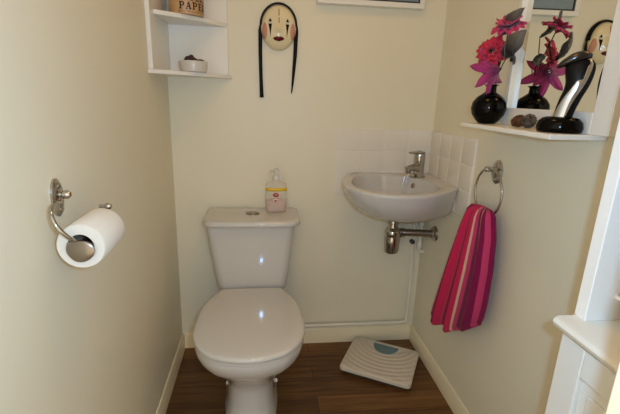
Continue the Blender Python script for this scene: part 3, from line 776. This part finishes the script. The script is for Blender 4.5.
# pine cones
def cone(name, c, r, ln, direction, m, label):
    F = frame_of(direction); bm = bmesh.new()
    rings = 9
    for i in range(rings):
        t = i/(rings-1); rr = r*math.sin(PI*(.18+.78*t))**.8; cnt = max(4, int(rr/r*11))
        for k in range(cnt):
            a = 2*PI*(k+.5*(i % 2))/cnt
            p = Vector((rr*.72*math.cos(a), rr*.72*math.sin(a), (t-.5)*ln))
            sz = r*.34
            nrm = Vector((math.cos(a), math.sin(a), .7)).normalized()
            M4 = Matrix.Translation(Vector(c)+F @ p) @ F.to_4x4() @ nrm.to_track_quat('Z', 'Y').to_matrix().to_4x4() @ Matrix.Diagonal((sz*.8, sz*.35, sz, 1))
            bmesh.ops.create_icosphere(bm, subdivisions=1, radius=1, matrix=M4)
    bmesh.ops.create_uvsphere(bm, u_segments=14, v_segments=10, radius=1, matrix=Matrix.Translation(c) @ F.to_4x4() @ Matrix.Diagonal((r*.72, r*.72, ln*.5, 1)))
    zmin = min(v.co.z for v in bm.verts)
    for v in bm.verts: v.co.z += ST+.0003-zmin
    return tag(link(name, bm, m, angle=60), label, 'pine cone', 'pine cones on the mirror shelf')
cone('pine_cone', (1.096, -.748, 1.186),   .018, .037, (.6, -.5, .3), m_cone, 'light brown pine cone on the mirror shelf nearer the black vase')
cone('pine_cone', (1.092, -.795, 1.186), .019, .041, (-.4, -.8, .5), m_cone2, 'dark pine cone on the mirror shelf nearer the black ornament')

# abstract black and silver ornament
OX, OY = 1.090, -.912
KO = .82
SD = Vector((.79, -.61, 0)).normalized()     # sideways as the ornament faces the room
FD = Vector((-.61, -.79, 0)).normalized()    # towards the room
orn = thing('abstract_ornament', 'curving black and silver ornament on a glossy black oval base, on the mirror shelf', 'ornament', (OX, OY, ST))
def orp(s, f, z): return Vector((OX, OY, ST))+SD*s*KO+FD*f*KO+Vector((0, 0, z))
rr = [[orp(a*math.cos(t), b*math.sin(t), z) for t in [2*PI*k/44 for k in range(44)]] for a, b, z in ((.052, .036, .0002), (.058, .041, .003), (.0605, .043, .012), (.057, .041, .025), (.047, .032, .034), (.032, .020, .037), (.01, .006, .0375))]
link('base', loft(rr), m_blackg, orn, angle=70)
# body: (centre sideways, half width, depth, height)
bd = [(.002, .020, .014, .024), (.004, .0205, .015, .040), (.008, .0215, .017, .060), (.014, .0225, .019, .080), (.021, .0235, .020, .098), (.0245, .0255, .020, .113), (.0245, .0285, .019, .128), (.0235, .0305, .017, .142), (.023, .029, .014, .154), (.024, .022, .010, .163)]
bd = [(a, b*1.18, c, d) for a, b, c, d in bd]
bd = [tuple(p) for p in [list(a)+list(b) for a, b in zip(spline([(x[0], x[1], x[2]) for x in bd], 4), spline([(x[3], 0, 0) for x in bd], 4))]]
rr = [[orp(c_+w*math.cos(t), d*math.sin(t), z) for t in [2*PI*k/36 for k in range(36)]] for c_, w, d, z, _, _ in bd]
link('body', loft(rr), m_blackm, orn, angle=70)
# silver sash: a strip hugging the front from low left to upper right
ss = []
nB = len(bd)
for i, (c_, w, d, z, _, _) in enumerate(bd):
    t = i/(nB-1)
    ua = -1.0+1.62*min(1, t*1.12)**1.5; ub = .12+.68*min(1, t*1.12)**.9
    if t > .60: ua = max(ua, ub-.30)
    row = []
    for k in range(11):
        u = max(-.985, min(.93, ua+(ub-ua)*k/10))
        row.append(orp(c_+w*1.03*u, d*1.03*math.sqrt(max(0, 1-u*u))+.0008, z))
    ss.append(row)
sa = link('silver_sash', loft(ss, cap0=False, cap1=False, closed=False), m_sil, orn, angle=70); solidify(sa, .001)
hd = []
for t in [i/14 for i in range(15)]:
    s = -.034+.080*t; q = math.sin(PI*(.04+.92*t))**.6
    hd.append([orp(s, .020*q*math.cos(a), .148+.024*math.sin(PI*.5*t*1.15)+.0130*q*math.sin(a)) for a in [2*PI*k/20 for k in range(20)]])
link('head', loft(hd), m_gun, orn, angle=70)

# ------------------------------------------------------------------ bathroom scale
sc = thing('bathroom_scale', 'cream ribbed bathroom scale lying on the floor in the back right corner', 'bathroom scale', (.948, -.210, FZ))
sc.rotation_euler = (0, 0, math.radians(-29))
def srect(hx, hy, r, z):
    p = rrect(0, 0, hx, -hy, hy, r, r, z, 5); return p
base = link('base', loft([srect(.146, .120, .02, .0), srect(.150, .124, .02, .002), srect(.150, .124, .02, .018)]), m_rubber, sc, loc=(0, 0, 0))
link('platform', loft([srect(.156, .129, .018, .014), srect(.162, .135, .018, .018), srect(.163, .136, .018, .026), srect(.162, .135, .018, .034), srect(.157, .131, .016, .0375), srect(.05, .05, .016, .0378)]), m_scale, sc, angle=35, loc=(0, 0, 0))
hw = []
for k in range(19):
    a = PI+PI*k/18; hw.append((.062*math.cos(a)+.004, .112+.072*math.sin(a)))
link('display_window', prism(hw, 'z', .0372, .0388), m_disp, sc, bevel=.0008, loc=(0, 0, 0))
link('pull_tab', box(.02, .05, -.1345, -.12, .012, .020), m_rubber, sc, loc=(0, 0, 0), bevel=.002)

# ------------------------------------------------------------------ white cabinet on the right
cb = thing('tall_cabinet', 'tall white cabinet with open upper shelves beside the right wall', 'cabinet', (1.05, -1.35, FZ))
LX, LY0, LY1, LT = .937, -1.496, -1.226, .868
link('body', box(LX+.018, W, LY0, LY1+.010, FZ, LT-.024), m_white, cb, bevel=.002)
link('ledge', prism([(LX-.020, LT-.018), (LX-.024, LT-.010), (LX-.020, LT-.003), (LX-.014, LT), (W, LT), (W, LT-.024), (LX-.010, LT-.024)], 'y', LY0, LY1+.012), m_ledge, cb, angle=30, bevel=.002)
# door: frame and raised panel
y0, y1, za, zb = LY0+.005, LY1+.010, .09, LT-.034
bm = bmesh.new(); fw = .055
for (a, b, c_, d) in ((y0, y0+fw, za, zb), (y1-fw, y1, za, zb), (y0+fw, y1-fw, za, za+fw), (y0+fw, y1-fw, zb-fw, zb)): box(LX, LX+.018, a, b, c_, d, bm)
box(LX+.008, LX+.018, y0+fw, y1-fw, za+fw, zb-fw, bm)
dr = link('door', bm, m_white, cb, bevel=.003)
link('door_panel', box(LX+.003, LX+.010, y0+fw+.02, y1-fw-.02, za+fw+.02, zb-fw-.02), m_white, dr, bevel=.004)
link('knob', lathe([(.006, 0), (.006, -.010), (.012, -.014), (.012, -.022), (.006, -.026)], LX, y0+.03, .55, n=20, axis='x'), m_chrome, dr)
UX = .955
link('side_panel', box(UX, W, -1.238, -1.213, LT, 1.95), m_white2, cb, bevel=.002)
link('side_panel', box(UX, W, LY0, LY0+.02, LT, 1.95), m_white, cb, bevel=.002)
link('back_panel', box(W-.008, W, LY0+.02, -1.238, LT, 1.95), m_white2, cb, smooth=False)
for z in (1.28, 1.62, 1.93):
    link('shelf', box(UX+.006, W-.008, LY0+.02, -1.238, z, z+.018), m_white, cb, bevel=.0015)
for (xx, zz) in ((1.008, .914), (1.03, 1.0)):
    link('shelf_peg', lathe([(.004, 0), (.004, -.012), (.0025, -.014)], xx, -1.238, zz, n=14, axis='y'), m_white2, cb)
# small dark round thing on the ledge
kn = tag(link('dark_jar', lathe([(.012, 0), (.015, .003), (.017, .016), (.0155, .026), (.009, .032), (.009, .038), (.004, .041)], 1.035, -1.265, LT+.0003, n=28), m_blackm), 'small dark jar on the ledge of the white cabinet at the right edge', 'jar')

# ------------------------------------------------------------------ camera
cam = bpy.data.cameras.new('camera'); co = bpy.data.objects.new('camera', cam); COL.objects.link(co)
right = Vector((.99296, -.11414, .03154)); down = Vector((0, -.26633, -.96388)); fwd = Vector((.11842, .9571, -.26445))
Mx = Matrix((right, -down, -fwd)).transposed().to_4x4(); Mx.translation = Vector((.38915, -1.81, 1.23623))
co.matrix_world = Mx
cam.sensor_width = 36; cam.sensor_fit = 'HORIZONTAL'; cam.lens = 402.49/620*36; cam.clip_start = .01
S.camera = co

# ------------------------------------------------------------------ light: the camera's flash, the warm ceiling lamp, a bright warm world fill added to even out the walls
fl = bpy.data.lights.new('camera_flash', 'POINT'); fl.energy = 22.9; fl.color = (.33, .615, 1); fl.shadow_soft_size = .014
fo = bpy.data.objects.new('camera_flash', fl); COL.objects.link(fo); fo.location = (.45, -1.805, 1.262)
cl_ = bpy.data.lights.new('ceiling_lamp', 'AREA'); cl_.shape = 'DISK'; cl_.size = .28; cl_.energy = 3.0; cl_.color = (1, .48, .06)
lo = bpy.data.objects.new('ceiling_lamp', cl_); COL.objects.link(lo); lo.location = (.62, -.95, 2.33)
wd = bpy.data.worlds.new('ambient_fill'); S.world = wd; wd.use_nodes = True
wd.node_tree.nodes['Background'].inputs[0].default_value = (1, .857, .652, 1); wd.node_tree.nodes['Background'].inputs[1].default_value = 1.59
S.view_settings.view_transform = 'Standard'; S.view_settings.look = 'None'; S.view_settings.exposure = 0; S.view_settings.gamma = 1; S.view_settings.use_curve_mapping = False
S.cycles.max_bounces = 10; S.cycles.caustics_reflective = True; S.cycles.blur_glossy = .08
